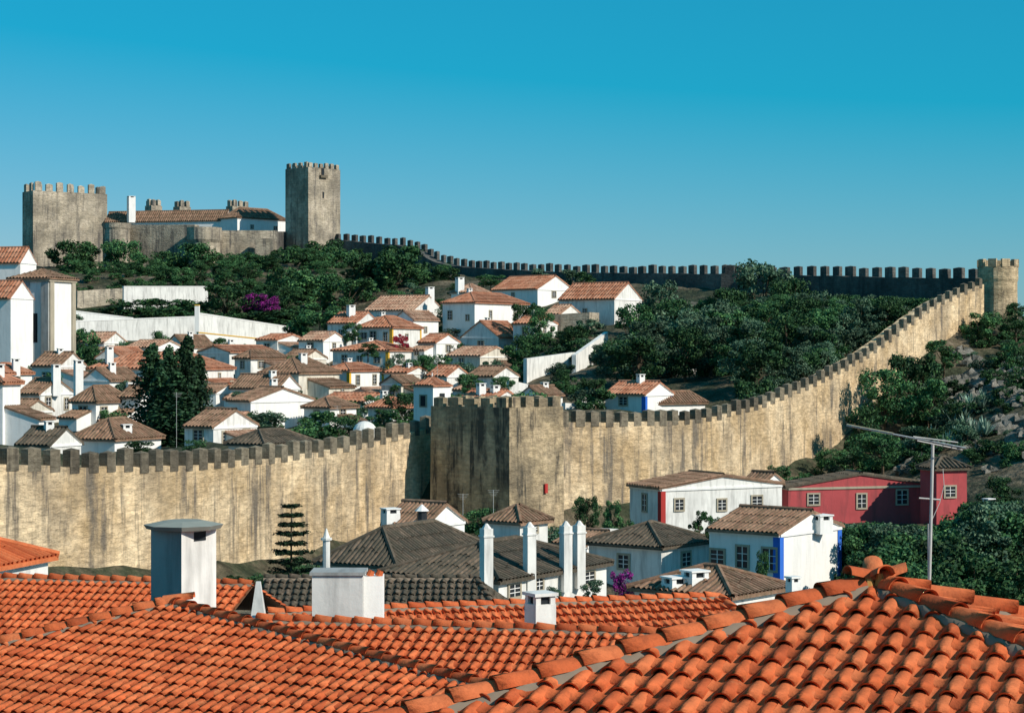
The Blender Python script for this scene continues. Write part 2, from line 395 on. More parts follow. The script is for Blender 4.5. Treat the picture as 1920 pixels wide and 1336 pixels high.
# ---------------------------------------------------------------- terrain (thin plate spline through ground points)
G=[]
for h in H:
    if h[5]>940: continue
    C,ua,ub,L1,L2=solve(h[1],h[2],h[3],h[7],h[8]); z=(668-h[5])*K*h[7]
    m=C+ua*L1/2+ub*L2/2; G.append((m.x,m.y,z-.3))
for wp in (LW,RW):
    path,ns=wall_path(wp)
    for i in range(0,len(path),4):
        q,b,_=path[i]; n=ns[i]; o=q+n*2.0; G.append((o.x,o.y,b)); o=q-n*5; G.append((o.x,o.y,max(b,q.z-2.6)))
for u,v,d in [(808,1005,150),(850,1010,146),(900,1010,143),(955,1005,143),(1050,1005,148),
  (400,1115,118),(600,1105,126),(700,1090,130),(760,1075,136),(560,1130,112),(900,1075,126),(1000,1070,126),(1100,1060,130),(850,1110,110),(1250,1040,135),(1000,1120,100),(1300,1110,108),
  (1900,700,205),(1900,800,180),(1880,900,160),(1780,790,195),(1720,850,178),(1600,985,146),(1800,985,142),(1500,995,138),(1700,1060,115),(1850,1060,115),
  (60,505,400),(200,510,392),(400,505,390),(590,470,395),(300,550,346),(450,555,346),(560,560,345),(700,545,345),(150,600,325),(250,600,328),(400,605,328),(540,612,326),
  (200,658,298),(300,662,296),(420,664,288),(500,664,290),
  (800,525,345),(1000,540,312),(1100,542,300),(1250,556,283),(1400,562,268),(1550,575,255),(1700,585,240),(1780,590,236),
  (1150,630,250),(1300,620,255),(1400,705,215),(1300,700,222),(1500,670,222),(1600,635,222),(1690,605,232),(1100,700,222),(1180,740,205),
  (0,600,300),(0,690,235),(-150,700,235),(-150,500,400),(700,830,172),(900,790,172),(1000,790,172)]:
    p=U(u,v,d); G.append((p.x,p.y,p.z))
G+=[(0,30,-15),(-40,30,-14),(40,30,-16),(0,0,-15),(-30,60,-14.5),(10,62,-15.5),(40,60,-17),(60,90,-17),(-50,85,-15),(-10,85,-15.5),(15,85,-15.5),(90,130,-15),(100,200,-3),(95,260,0),(70,300,0),(60,360,0),(0,400,8),(-40,435,10),(-110,430,10),(20,440,-5),(-120,300,3),(-120,180,-8)]
G=np.array(G)
def phi(r2): return np.where(r2>1e-12, .5*r2*np.log(np.maximum(r2,1e-12)),0)
PX=G[:,:2]/100; nG=len(G)
A=np.zeros((nG+3,nG+3)); D2=((PX[:,None]-PX[None])**2).sum(-1); A[:nG,:nG]=phi(D2)+np.eye(nG)*.0003
A[:nG,nG]=1;A[:nG,nG+1:]=PX;A[nG,:nG]=1;A[nG+1:,:nG]=PX.T
W=np.linalg.solve(A,np.concatenate([G[:,2],np.zeros(3)]))
def hz(x,y):
    x=np.atleast_1d(np.asarray(x,float));y=np.atleast_1d(np.asarray(y,float))
    cx=np.clip(x,-130,115);cy=np.clip(y,0,445)
    q=np.stack([cx,cy],-1)/100
    z=phi(((q[:,None]-PX[None])**2).sum(-1))@W[:nG]+W[nG]+q@W[nG+1:]
    dist=np.hypot(x-cx,y-cy); f=np.clip(dist/220,0,1); f=f*f*(3-2*f)
    return z*(1-f)-24*f
xs=np.concatenate([[-6000,-3000,-1500,-800,-500,-350,-250,-190],np.arange(-150,151,2.5),[190,250,350,500,800,1500,3000,6000]])
ys=np.concatenate([[-3000,-1000,-400,-150,-60],np.arange(-20,481,2.5),[510,560,640,760,1000,1600,3000,6000,9000]])
XX,YY=np.meshgrid(xs,ys); ZZ=hz(XX.ravel(),YY.ravel()); inn=(np.abs(XX.ravel())<150)&(YY.ravel()>60)&(YY.ravel()<480)
ZZ=ZZ+inn*np.random.uniform(-.3,.3,ZZ.shape)
vs=np.stack([XX.ravel(),YY.ravel(),ZZ],-1).tolist(); nx=len(xs)
fs=[(j*nx+i,j*nx+i+1,(j+1)*nx+i+1,(j+1)*nx+i) for j in range(len(ys)-1) for i in range(nx-1)]
me=bpy.data.meshes.new('hillside_ground'); me.from_pydata(vs,[],fs); me.materials.append(GROUND); me.polygons.foreach_set('use_smooth',[True]*len(fs))
o=bpy.data.objects.new('hillside_ground',me); S.collection.objects.link(o)
def gz(x,y): return float(hz(x,y)[0])
# ---------------------------------------------------------------- house builder
def chimney_mb(mb,c,w,z0,z1,mat=WHITE,cap=True):
    a=V((math.cos(.5),math.sin(.5),0)); b=V((-a.y,a.x,0)); h=z1-z0; vt=min(.22,w*.35)
    o=V((c.x,c.y,z0))-a*w/2-b*w/2
    mb.box(o,a*w,b*w,Z*(h-vt-.06),mat)
    for i,j in ((0,0),(1,0),(0,1),(1,1)):
        mb.box(o+a*(w*.72*i+w*.02)+b*(w*.72*j+w*.02)+Z*(h-vt-.06),a*w*.24,b*w*.24,Z*vt,mat)
    mb.box(o+a*w*.15+b*w*.15+Z*(h-vt-.06),a*w*.7,b*w*.7,Z*(vt-.01),GLASS_VOID)  # solid dark core painted as the shade inside the vent
    mb.box(o-a*.04-b*.04+Z*(h-.06),a*(w+.08),b*(w+.08),Z*.07,mat)
def window(mb,c,dr,n,w,h,fm):
    mb.box(c-dr*w/2-Z*h/2-n*.02,dr*w,n*.05,Z*h,GLASS_VOID)
    f=.12
    mb.box(c-dr*(w/2+f)-Z*(h/2+f)-n*.02,dr*f,n*.09,Z*(h+2*f),fm); mb.box(c+dr*(w/2)-Z*(h/2+f)-n*.02,dr*f,n*.09,Z*(h+2*f),fm)
    mb.box(c-dr*w/2+Z*h/2-n*.02,dr*w,n*.087,Z*f,fm); mb.box(c-dr*(w/2)-Z*(h/2+f)-n*.02,dr*w,n*.11,Z*f,fm)
    mb.box(c-dr*.02-Z*h/2-n*.02,dr*.04,n*.075,Z*h,WHITE); 
    for q in (-.17,.17): mb.box(c-dr*w/2+Z*(h*q-.015)-n*.02,dr*w,n*.072,Z*.03,WHITE)
R2=random.Random(5)
def house(spec,wallmat=None):
    name,u0,um,u1,ve,vb,vr,d,th,ty,rm,nl,nr,trim,ch=spec
    town=d>145 and vb<860 and wallmat is None and not trim
    if town:
        ve+=R2.uniform(-4,3); vr+=R2.uniform(-4,2)
    C,ua,ub,L1,L2=solve(u0,um,u1,d,th); ze=(668-ve)*K*d; zb=(668-vb)*K*d
    cen=C+ua*L1/2+ub*L2/2; zr=(668-vr)*K*(cen.y); zr=max(zr,ze+.35*min(L1,L2)/2*.8)
    zr=min(zr,ze+.75*min(L1,L2)/2+.3)
    q_=random.random(); wm=wallmat or (WHITE if q_<.45 else (WHITE2 if q_<.88 or not town else WHITE3))
    root=empty(name); w=MB(); r=MB(); wn=MB()
    zg=min(zb-3,min(gz((C+ua*a*L1+ub*b*L2).x,(C+ua*a*L1+ub*b*L2).y) for a in (0,1) for b in (0,1))-.5)
    P=lambda s,t,z:C+ua*s+ub*t+Z*z
    for a,b in (((0,0),(L1,0)),((0,0),(0,L2)),((L1,0),(L1,L2)),((0,L2),(L1,L2))):
        w.face((P(*a,zg),P(*b,zg),P(*b,ze),P(*a,ze)),wm)
    o_=.25; pitch=.27 if d<130 else (.34 if d<200 else .46)
    if ty=='a':
        sl=(zr-ze)/(L2/2); e=ze-sl*o_+.04
        for t0,t1 in ((-o_,L2/2),(L2+o_,L2/2)):
            ribs(r,[P(-o_*.4,t0,e),P(L1+o_*.4,t0,e),P(L1+o_*.4,t1,zr+.04),P(-o_*.4,t1,zr+.04)],rm,pitch,under=WHITE)
        for s in (0,L1): w.face((P(s,0,ze),P(s,L2,ze),P(s,L2/2,zr)),wm)
        rp=[(P(-o_*.4,L2/2,zr+.1),P(L1+o_*.4,L2/2,zr+.1))]
    elif ty=='b':
        sl=(zr-ze)/(L1/2); e=ze-sl*o_+.04
        for t0,t1 in ((-o_,L1/2),(L1+o_,L1/2)):
            ribs(r,[P(t0,-o_*.4,e),P(t0,L2+o_*.4,e),P(t1,L2+o_*.4,zr+.04),P(t1,-o_*.4,zr+.04)],rm,pitch,under=WHITE)
        for s in (0,L2): w.face((P(0,s,ze),P(L1,s,ze),P(L1/2,s,zr)),wm)
        rp=[(P(L1/2,-o_*.4,zr+.1),P(L1/2,L2+o_*.4,zr+.1))]
    else:
        m=min(L1,L2)/2*.96; e=ze-.05
        A_,B_,C_,D_=P(-o_,-o_,e),P(L1+o_,-o_,e),P(L1+o_,L2+o_,e),P(-o_,L2+o_,e)
        if L1>=L2: R0,R1=P(m,L2/2,zr),P(L1-m,L2/2,zr); pol=[[A_,B_,R1,R0],[C_,D_,R0,R1],[D_,A_,R0],[B_,C_,R1]]
        else: R0,R1=P(L1/2,m,zr),P(L1/2,L2-m,zr); pol=[[A_,B_,R0],[B_,C_,R1,R0],[C_,D_,R1],[D_,A_,R0,R1]]
        for q in pol: ribs(r,q,rm,pitch,under=WHITE)
        rp=[(R0+Z*.06,R1+Z*.06)]
        for q in ((A_,R0),(D_,R0 if L1>=L2 else R1),(B_,R1 if L1>=L2 else R0),(C_,R1)): rp.append((q[0]+Z*.05,q[1]+Z*.05))
    for a,b in rp:
        if (a-b).length>.3: r.tube(a,b,.12,.12,rm,6)
    for o,dr,n,L in ((C,ua,-ub,L1),(C,ub,-ua,L2)):
        w.box(o+Z*(ze-.24),dr*L,n*.08,Z*.16,SAND if wm is REDW else WHITE)
    hh=ze-zb
    for o,dr,n,L,k in ((C,ua,-ub,L1,nl),(C,ub,-ua,L2,nr)):
        for i in range(k):
            f=(i+.5)/k+random.uniform(-.06,.06)
            if hh>5.2:
                for q in (.3,.74): window(wn,o+dr*L*f+Z*(zb+hh*q),dr,n,.8,1.15,SAND)
            else: window(wn,o+dr*L*f+Z*(zb+hh*random.uniform(.5,.62)),dr,n,random.choice((.5,.65,.8)),min(random.choice((.7,1.1)),hh*.42),SAND)
    if trim:
        pw=.38
        w.box(C+Z*zg-ub*.05,ua*pw,ub*.04,Z*(ze-.26-zg),trim); w.box(C+Z*zg-ua*.05-ub*.055,ub*pw,ua*.04,Z*(ze-.26-zg),trim)
        if trim is not REDT: w.box(C+Z*zg-ua*.05+ub*(L2-pw),ub*pw,ua*.04,Z*(ze-.26-zg),trim)
    if town and R2.random()<.75:
        side=R2.random()<.5; aw=R2.uniform(1.5,3.2); al=R2.uniform(.5,.85); zh=zb+hh*R2.uniform(.45,.85); zl=zh-aw*.3
        if side:
            Q=lambda s,t,z:C-ua*s+ub*(t)+Z*z; LL=L2*al; t0=L2*(1-al)*R2.random()
        else:
            Q=lambda s,t,z:C-ub*s+ua*(t)+Z*z; LL=L1*al; t0=L1*(1-al)*R2.random()
        g2=min(zg,gz(*Q(aw,t0,0).xy)-.5)
        w.face((Q(aw,t0,g2),Q(aw,t0+LL,g2),Q(aw,t0+LL,zl),Q(aw,t0,zl)),wm)
        for t in (t0,t0+LL): w.face((Q(0,t,g2),Q(aw,t,g2),Q(aw,t,zl),Q(0,t,zh)),wm)
        ribs(r,[Q(-.01,t0-.1,zh+.06),Q(-.01,t0+LL+.1,zh+.06),Q(aw+.2,t0+LL+.1,zl+.0),Q(aw+.2,t0-.1,zl+.0)],R2.choice((rm,T_PAL,T_OLD)),pitch,under=WHITE)
        if R2.random()<.6:
            n_=-ua if side else -ub; dr_=ub if side else ua
            window(wn,Q(aw,t0+LL*.5,(zl+zb)/2+.2),dr_,n_,.55,.7,SAND)
    w.obj('walls',root); r.obj('roof',root)
    if wn.v: wn.obj('windows',root)
    cm=MB()
    for (cu,cv) in ch:
        yy=cen.y-1; p=U(cu,cv,yy); cw=max(.7,13*K*d) if d>120 else .85
        chimney_mb(cm,p,cw,ze-.3,p.z)
    if not ch and d>130 and random.random()<.5:
        q=cen+ua*random.uniform(-.25,.25)*L1+ub*random.uniform(-.2,.2)*L2; chimney_mb(cm,q,.6,ze,zr+random.uniform(.4,.9))
    if cm.v: cm.obj('chimney',root)
    return C,ua,ub,L1,L2,ze,zb,root
for h in H: house(h)
for u,vt,vb,d,w in ((912,988,1080,83,.42),(993,985,1075,86,.42),(1061,983,1066,88,.42),(1086,982,1060,89,.42)):
    mb=MB(); p=U(u,vt,d); b=U(u,vb,d); a_=V((math.cos(.5),math.sin(.5),0)); b_=V((-a_.y,a_.x,0)); o=V((p.x,p.y,b.z-1))-a_*w/2-b_*w/2
    mb.box(o,a_*w,b_*w,Z*(p.z-b.z+.95),WHITE2); mb.box(o-a_*.04-b_*.04+Z*(p.z-b.z+.6),a_*(w+.08),b_*(w+.08),Z*.07,WHITE2); mb.frus((p.x,p.y,0),p.z-.06,p.z+.16,.22,.05,6,WHITE2); mb.obj('chimney')
mb=MB(); p=U(612,990,72); b=U(612,1075,72); mb.frus((p.x,p.y,0),b.z-4,p.z-.4,.14,.13,8,WHITE2); mb.frus((p.x,p.y,0),p.z-.42,p.z-.34,.2,.2,8,WHITE2); mb.frus((p.x,p.y,0),p.z-.34,p.z,.13,.02,8,WHITE2); mb.obj('chimney_pinnacle')
mb=MB(); p=U(1487,1080,78); chimney_mb(mb,p,.42,p.z-3,p.z); mb.obj('chimney')
mb=MB(); p=U(791,945,108); mb.frus((p.x,p.y,0),p.z-2.4,p.z-1,.5,.42,8,WHITE); mb.frus((p.x,p.y,0),p.z-1,p.z-.9,.5,.5,8,WHITE); mb.frus((p.x,p.y,0),p.z-.9,p.z-.3,.3,.25,8,GLASS_VOID); mb.frus((p.x,p.y,0),p.z-.35,p.z,.4,.03,8,WHITE); mb.obj('round_chimney')  # dark drum under the cap stands in for shade in the vent
house(('red_house',1470,1478,1748,912,972,886,142,66,'a',T_DRK,0,3,None,[]),REDW)
house(('red_tower_house',1745,1756,1813,877,975,858,141,60,'h',T_DRK,0,1,None,[]),REDW)
house(('white_house',1400,1432,1470,905,940,886,150,45,'a',T_OLD,0,0,None,[]),WHITE)
house(('red_annex',1812,1850,1895,960,985,955,138,45,'h',T_DRK,0,0,None,[]),REDW)
# ---------------------------------------------------------------- town walls and towers
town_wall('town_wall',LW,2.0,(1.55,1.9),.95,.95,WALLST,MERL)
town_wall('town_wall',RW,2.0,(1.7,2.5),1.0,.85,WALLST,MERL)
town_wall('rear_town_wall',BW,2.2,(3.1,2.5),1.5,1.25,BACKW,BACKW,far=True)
def box_tower(name,u0,um,u1,vt,vb,d,th,mat,mm,period,mw,mh,batter=0):
    C,ua,ub,L1,L2=solve(u0,um,u1,d,th); zt=(668-vt)*K*d; zb=(668-vb)*K*d-6
    root=empty(name); mb=MB(); m2=MB()
    q=[C,C+ua*L1,C+ua*L1+ub*L2,C+ub*L2]
    cen=(q[0]+q[2])/2
    for i in range(4):
        a,b=q[i],q[(i+1)%4]; L=(b-a).length; a2=a+(a-cen)*batter; b2=b+(b-cen)*batter
        mb.face((a2+Z*zb,b2+Z*zb,b+Z*zt,a+Z*zt),mat,[(i*31,zb),(i*31+L,zb),(i*31+L,zt),(i*31,zt)])
        n=((a+b)/2-cen).normalized()
        merlons(m2,a+Z*zt,b+Z*zt,mw,mh,period,mm,n)
    mb.face([x+Z*zt for x in q],mat)
    mb.obj('tower_body',root); m2.obj('merlons',root); return C,ua,ub,L1,L2,zt,root
C,ua,ub,L1,L2,zt,root=box_tower('wall_tower',808,955,1056,764,1000,148,42,TOWST,TOWST,1.75,1.0,.75,.02)
mb=MB(); c=C+ub*L2*.62; c.z=(668-917)*K*149-.4; mb.box(c-ua*.1,ub*.3,-ua*.12,Z*.7,REDT); mb.obj('slit_window',root)
box_tower('castle_tower',42,62,201,357,510,405,66,CAST,CAST,2.5,1.3,1.7)
C,ua,ub,L1,L2,zt,root=box_tower('castle_keep',535,578,638,313,475,395,48,CAST,CAST,1.55,.85,1.0)
mb=MB(); c=U(602,332,396); cc=C+ub*L2*.45; cc.z=c.z; mb.box(cc-ub*.9,ub*1.8,-ua*.5,Z*.5,MERL); mb.box(cc-ub*.4+Z*.6,ub*.7,-ua*.12,Z*1.3,GLASS_VOID); mb.box(cc-ub*.1-Z*4,ub*.35,-ua*.1,Z*1.2,GLASS_VOID); mb.obj('lookout',root)
def round_tower(name,u,vt,vb,d,r,mat,cap=0,mer=0,mh=1.0,mw=.9,flare=1.0):
    root=empty(name); mb=MB(); p=U(u,vt,d); zb=(668-vb)*K*d-6
    mb.frus((p.x,p.y,0),zb,p.z-cap,r*1.04,r,28,mat)
    if cap: mb.frus((p.x,p.y,0),p.z-cap,p.z-cap*.8,r,r*flare,28,mat); mb.frus((p.x,p.y,0),p.z-cap*.8,p.z,r*flare,r*flare,28,mat)
    mb.obj('tower_body',root)
    if mer:
        m=MB()
        for i in range(mer):
            t=2*math.pi*i/mer; n=V((math.cos(t),math.sin(t),0)); x=V((-n.y,n.x,0))
            m.box(V((p.x,p.y,p.z-.1))+n*(r*flare+.02)-x*mw/2,x*mw,-n*.45,Z*(mh+.1)*random.uniform(.93,1.05),mat)
        m.obj('merlons',root)
round_tower('round_wall_tower',1871,500,600,240,2.28,TOWST,1.9,9,.85,1.0,1.05)
round_tower('castle_turret',220,419,510,394,2.5,CAST,1.2,0,flare=1.05)
round_tower('castle_turret',383,427,510,389,3.1,CAST,3.0,0,flare=1.1)
def wallbox(name,u0,d0,u1,d1,vt,vb,th,mat,cap=None,vt1=None):
    a=U(u0,vt,d0); b=U(u1,vt if vt1 is None else vt1,d1); zb=min((668-vb)*K*min(d0,d1),gz(a.x,a.y),gz(b.x,b.y))-2
    mb=MB(); t=(b-a); t.z=0; L=t.length; t.normalize(); n=V((t.y,-t.x,0))
    ia,ib=a-n*th,b-n*th; lo=lambda p:V((p.x,p.y,zb))
    mb.face((lo(a),lo(b),b,a),mat,[(0,zb),(L,zb),(L,b.z),(0,a.z)]); mb.face((lo(ia),lo(ib),ib,ia),mat); mb.face((a,b,ib,ia),mat)
    mb.face((lo(a),a,ia,lo(ia)),mat); mb.face((lo(b),b,ib,lo(ib)),mat)
    if cap: mb.box(a+n*.06,(b-a),-n*(th+.12),Z*.16,cap)
    return mb.obj(name),a,b,n
wallbox('castle_curtain_wall',195,398,365,392,421,505,2,CAST)
wallbox('castle_curtain_wall',395,391,520,393,432,495,2,CAST)
wallbox('castle_curtain_wall',508,393,548,402,434,500,2,BACKW)
wallbox('castle_buttress',478,388,512,388,447,495,3,CAST)
house(('white_palace',196,420,436,412,450,396,408,20,'a',T_OLD,0,0,None,[(246,368)]),WHITE)
house(('white_palace',412,445,538,407,450,391,404,52,'h',T_OLD,0,2,None,[]),WHITE)
for u0,um,u1,vt,d in ((272,284,304,385,425),(327,337,358,387,425),(424,436,468,386,425)):
    box_tower('ruined_turret',u0,um,u1,vt,430,d,50,CAST,CAST,1.5,.9,1.3)
box_tower('rear_wall_bastion',1352,1384,1388,512,560,283,20,BACKW,BACKW,2.2,1.3,1.2)
# ---------------------------------------------------------------- church
root=empty('parish_church')
def blk(u0,um,u1,vt,vb,d,th,mat):
    C,ua,ub,L1,L2=solve(u0,um,u1,d,th); zt=(668-vt)*K*d; zb=(668-vb)*K*d-4; mb=MB()
    mb.box(C+Z*zb,ua*L1,ub*L2,Z*(zt-zb),mat); return mb,C,ua,ub,L1,L2,zt,zb
mb,C,ua,ub,L1,L2,zt,zb=blk(20,92,140,521,700,232,34,WHITE)
for f in (.0,.5):
    mb.box(C+Z*zb+ua*(L1*f)-ub*.18,ua*1.0,ub*.17,Z*(zt-zb-.42),GREYP)
mb.box(C+Z*zb+ub*.01-ua*.18,ua*.17,ub*.8,Z*(zt-zb-.42),SAND)
mb.box(C+Z*zb+ub*(L2-.7)-ua*.18,ua*.17,ub*.7,Z*(zt-zb-.42),SAND)
mb.box(C+Z*(zt-.4)-ua*.25-ub*.25,ua*(L1+.4),ub*(L2+.4),Z*.4,SAND)
mb.box(C+Z*(zt-7.5)+ua*L1*.3-ub*.03,ua*.6,ub*.02,Z*3.4,GLASS_VOID)
mb.obj('apse',root); r=MB()
P=lambda s,t,z:C+ua*s+ub*t+Z*z
ap=P(L1/2,L2/2,zt+1.2)
cs=[P(-.4,-.4,zt),P(L1+.4,-.4,zt),P(L1+.4,L2+.4,zt),P(-.4,L2+.4,zt)]
for i in range(4): ribs(r,[cs[i],cs[(i+1)%4],ap],T_OLD,.46)
r.obj('apse_roof',root)
def chouse(spec,nm):
    rt=house(spec,WHITE)[-1]; rt.name=nm; rt.parent=root
chouse(('nave',-90,38,68,490,560,455,246,28,'a',T_MID,0,0,None,[]),'nave')
chouse(('side_chapel',-60,20,62,556,700,522,226,36,'a',T_MID,0,0,None,[]),'side_chapel')
# ---------------------------------------------------------------- bell tower + dome + terrace walls
mb,C,ua,ub,L1,L2,zt,zb=blk(786,812,845,722,790,171,40,WHITE)
rt=empty('bell_tower'); P=lambda s,t,z:C+ua*s+ub*t+Z*z
mb.box(P(L1*.3,-.02,zt-1.9),ua*L1*.4,-ub*.03,Z*1.1,SAND); mb.box(P(L1*.38,-.05,zt-1.8),ua*L1*.24,-ub*.03,Z*.9,GLASS_VOID)
mb.box(P(-.025,L2*.36,zt-1.9),ub*L2*.28,-ua*.03,Z*1.2,GLASS_VOID); mb.obj('walls',rt); r=MB(); ap=P(L1/2,L2/2,zt+.75)  # dark panels paint the shade inside the belfry openings
cs=[P(-.15,-.15,zt),P(L1+.15,-.15,zt),P(L1+.15,L2+.15,zt),P(-.15,L2+.15,zt)]
for i in range(4): ribs(r,[cs[i],cs[(i+1)%4],ap],T_MID,.3)
r.frus((ap.x,ap.y,0),ap.z-.1,ap.z+.35,.1,.02,6,WHITE); r.obj('roof',rt)
mb=MB(); p=U(684,812,152)
rows=[[V((p.x+math.cos(a)*math.cos(b)*.95,p.y+math.sin(a)*math.cos(b)*.95,p.z+math.sin(b)*.95)) for a in np.linspace(0,6.283,17)] for b in np.linspace(0,1.57,7)]
mb.strip(rows,WHITE2); mb.frus((p.x,p.y,0),p.z-3,p.z,1.0,1.0,16,WHITE2,cap=False); mb.obj('domed_cistern')
wallbox('terrace_wall',138,305,372,314,603,655,.6,WHITE2,WHITE,594)
wallbox('terrace_wall',374,302,545,314,588,655,.6,WHITE2,WHITE,614)
wallbox('terrace_wall',135,318,250,322,583,615,.6,WHITE,WHITE,597)
wallbox('yellow_band_wall',372,290,528,299,624,668,.5,WHITE,YEL,640)
wallbox('terrace_wall',232,334,390,342,538,560,.6,WHITE2,WHITE)
wallbox('stone_terrace_wall',145,335,231,339,545,585,.6,CAST,None,540)
wallbox('gate_pillar',365,300,373,300,573,655,.9,WHITE,YEL)
wallbox('garden_wall',988,228,1078,236,672,705,.5,WHITE2,None,660)
wallbox('garden_wall',1080,228,1140,240,665,700,.5,WHITE2,None,622)
wallbox('garden_wall',955,206,1090,212,712,740,.5,WHITE2,None,742)
wallbox('garden_wall',1092,198,1135,203,742,765,.5,WHITE2,None,752)
wallbox('garden_wall',390,200,520,205,728,760,.5,WHITE2,None,735)
wallbox('garden_wall',560,190,640,194,745,790,.5,WHITE2,None,760)
wallbox('garden_wall',1265,218,1385,224,692,702,.5,WHITE2,None,690)
wallbox('garden_wall',540,258,640,263,660,690,.5,WHITE,None,668)
wallbox('garden_wall',240,196,420,202,716,750,.5,WHITE2,None,728)
wallbox('garden_wall',740,240,860,246,680,700,.5,WHITE,None,690)
wallbox('garden_wall',1060,187,1140,191,755,785,.5,WHITE2,None,760)
wallbox('garden_wall',650,272,790,277,622,650,.5,WHITE2,None,628)
wallbox('garden_wall',1130,122,1340,126,990,1020,.4,WHITE2,None,1000)
wallbox('stone_shed',1030,262,1105,260,590,615,4,CAST,None,585)
wallbox('stone_ruin',1262,268,1335,266,562,600,3,CAST,None,570)
# ---------------------------------------------------------------- vegetation prototypes
def leaves(cs,rs,per,size,flat=.8):
    c=np.repeat(np.array(cs),per,0); r=np.repeat(np.array(rs),per)
    n=len(c); d=np.random.normal(size=(n,3)); d/=np.linalg.norm(d,axis=1)[:,None]
    rad=r*np.random.uniform(.55,1.12,n)
    c=c+d*rad[:,None]*np.array([1,1,flat])
    a=np.random.normal(size=(n,3)); a=a-(a*d).sum(1)[:,None]*d*.6; a/=np.linalg.norm(a,axis=1)[:,None]
    b=np.cross(a,np.random.normal(size=(n,3))); b/=np.linalg.norm(b,axis=1)[:,None]
    s=size*np.random.uniform(.6,1.4,n)[:,None]
    q=np.stack([c-a*s,c-b*s*.6,c+a*s,c+b*s*.6],1)
    return q.reshape(-1,3)
def proto(name,kind,lm):
    cs=[];rs=[]; mb=MB()
    if kind=='round':
        lean=random.uniform(-.1,.1)
        for i in range(32):
            a=random.uniform(0,6.28); h=random.uniform(.2,.92); w=.42*math.sin(math.pi*min(1,(h-.05)/.98))**.5
            rr=w*random.uniform(.3,1.08); cs.append((math.cos(a)*rr+lean*h,math.sin(a)*rr,h)); rs.append(random.uniform(.07,.16))
        q=leaves(cs,rs,170,.021)
        top=V((0,0,.45)); mb.tube((0,0,-.6),top,.035,.022,BARK)
        for c in cs[:12]: mb.tube(top-Z*random.uniform(0,.2),c,.014,.004,BARK,5)
    elif kind=='bush':
        for i in range(24):
            a=random.uniform(0,6.28); h=random.uniform(-.1,.8); rr=.5*random.uniform(0,1)**.5*math.cos(h*.9); cs.append((math.cos(a)*rr,math.sin(a)*rr,h)); rs.append(random.uniform(.09,.2))
        q=leaves(cs,rs,130,.034); mb.tube((0,0,-.6),(0,0,.3),.03,.02,BARK)
        for c in cs[:8]: mb.tube((0,0,0),c,.012,.004,BARK,5)
    elif kind=='cyp':
        for i in range(60):
            h=i/60*.96+.03; w=.15*min(1,(1-h)*1.5+.05)*min(1,h*6+.5); a=random.uniform(0,6.28); rr=w*random.uniform(.2,1.1)
            cs.append((math.cos(a)*rr,math.sin(a)*rr,h)); rs.append(.025+w*.42)
        q=leaves(cs,rs,110,.015,1.5); mb.tube((0,0,-.3),(0,0,.8),.02,.005,BARK)
    v=mb.v+[tuple(x) for x in q]; i0=len(mb.v); k=len(q)//4
    f=mb.f+[(i0+4*i,i0+4*i+1,i0+4*i+2,i0+4*i+3) for i in range(k)]
    m=bpy.data.meshes.new(name); m.from_pydata(v,[],f); m.materials.append(BARK); m.materials.append(lm)
    m.polygons.foreach_set('material_index',[0]*len(mb.f)+[1]*k)
    return m
PR={'r':[proto('tree_mesh','round',L_GRN) for _ in range(4)],'o':[proto('olive_mesh','round',L_OLV) for _ in range(3)],
    'b':[proto('bush_mesh','bush',L_GRN) for _ in range(3)],'bo':[proto('bush_mesh','bush',L_OLV) for _ in range(2)],'c':[proto('cypress_mesh','cyp',L_CYP) for _ in range(2)],
    'm':[proto('bougainvillea_mesh','bush',L_MAG)],'f':[proto('flower_mesh','bush',L_RED)]}
NM={'r':'broadleaf_tree','o':'olive_tree','b':'shrub','bo':'shrub','c':'cypress_tree','m':'bougainvillea','f':'flowering_shrub'}
def put(kind,x,y,z,w,h):
    o=bpy.data.objects.new(NM[kind],random.choice(PR[kind])); S.collection.objects.link(o)
    o.location=(x,y,z); base={'r':1.0,'o':1.0,'c':.4}.get(kind,1.25)
    o.scale=(w/base,w/base*random.uniform(.85,1.1),h); o.rotation_euler=(0,0,random.uniform(0,6.28)); return o
def tree(kind,u,vt,vb,wpx,d):
    p=U(u,vt,d); zb=(668-vb)*K*d; h=p.z-zb
    if kind in 'ro':  zb-=.12*h; h*=1.12
    put(kind,p.x,d,zb,wpx*K*d*1.12,h)
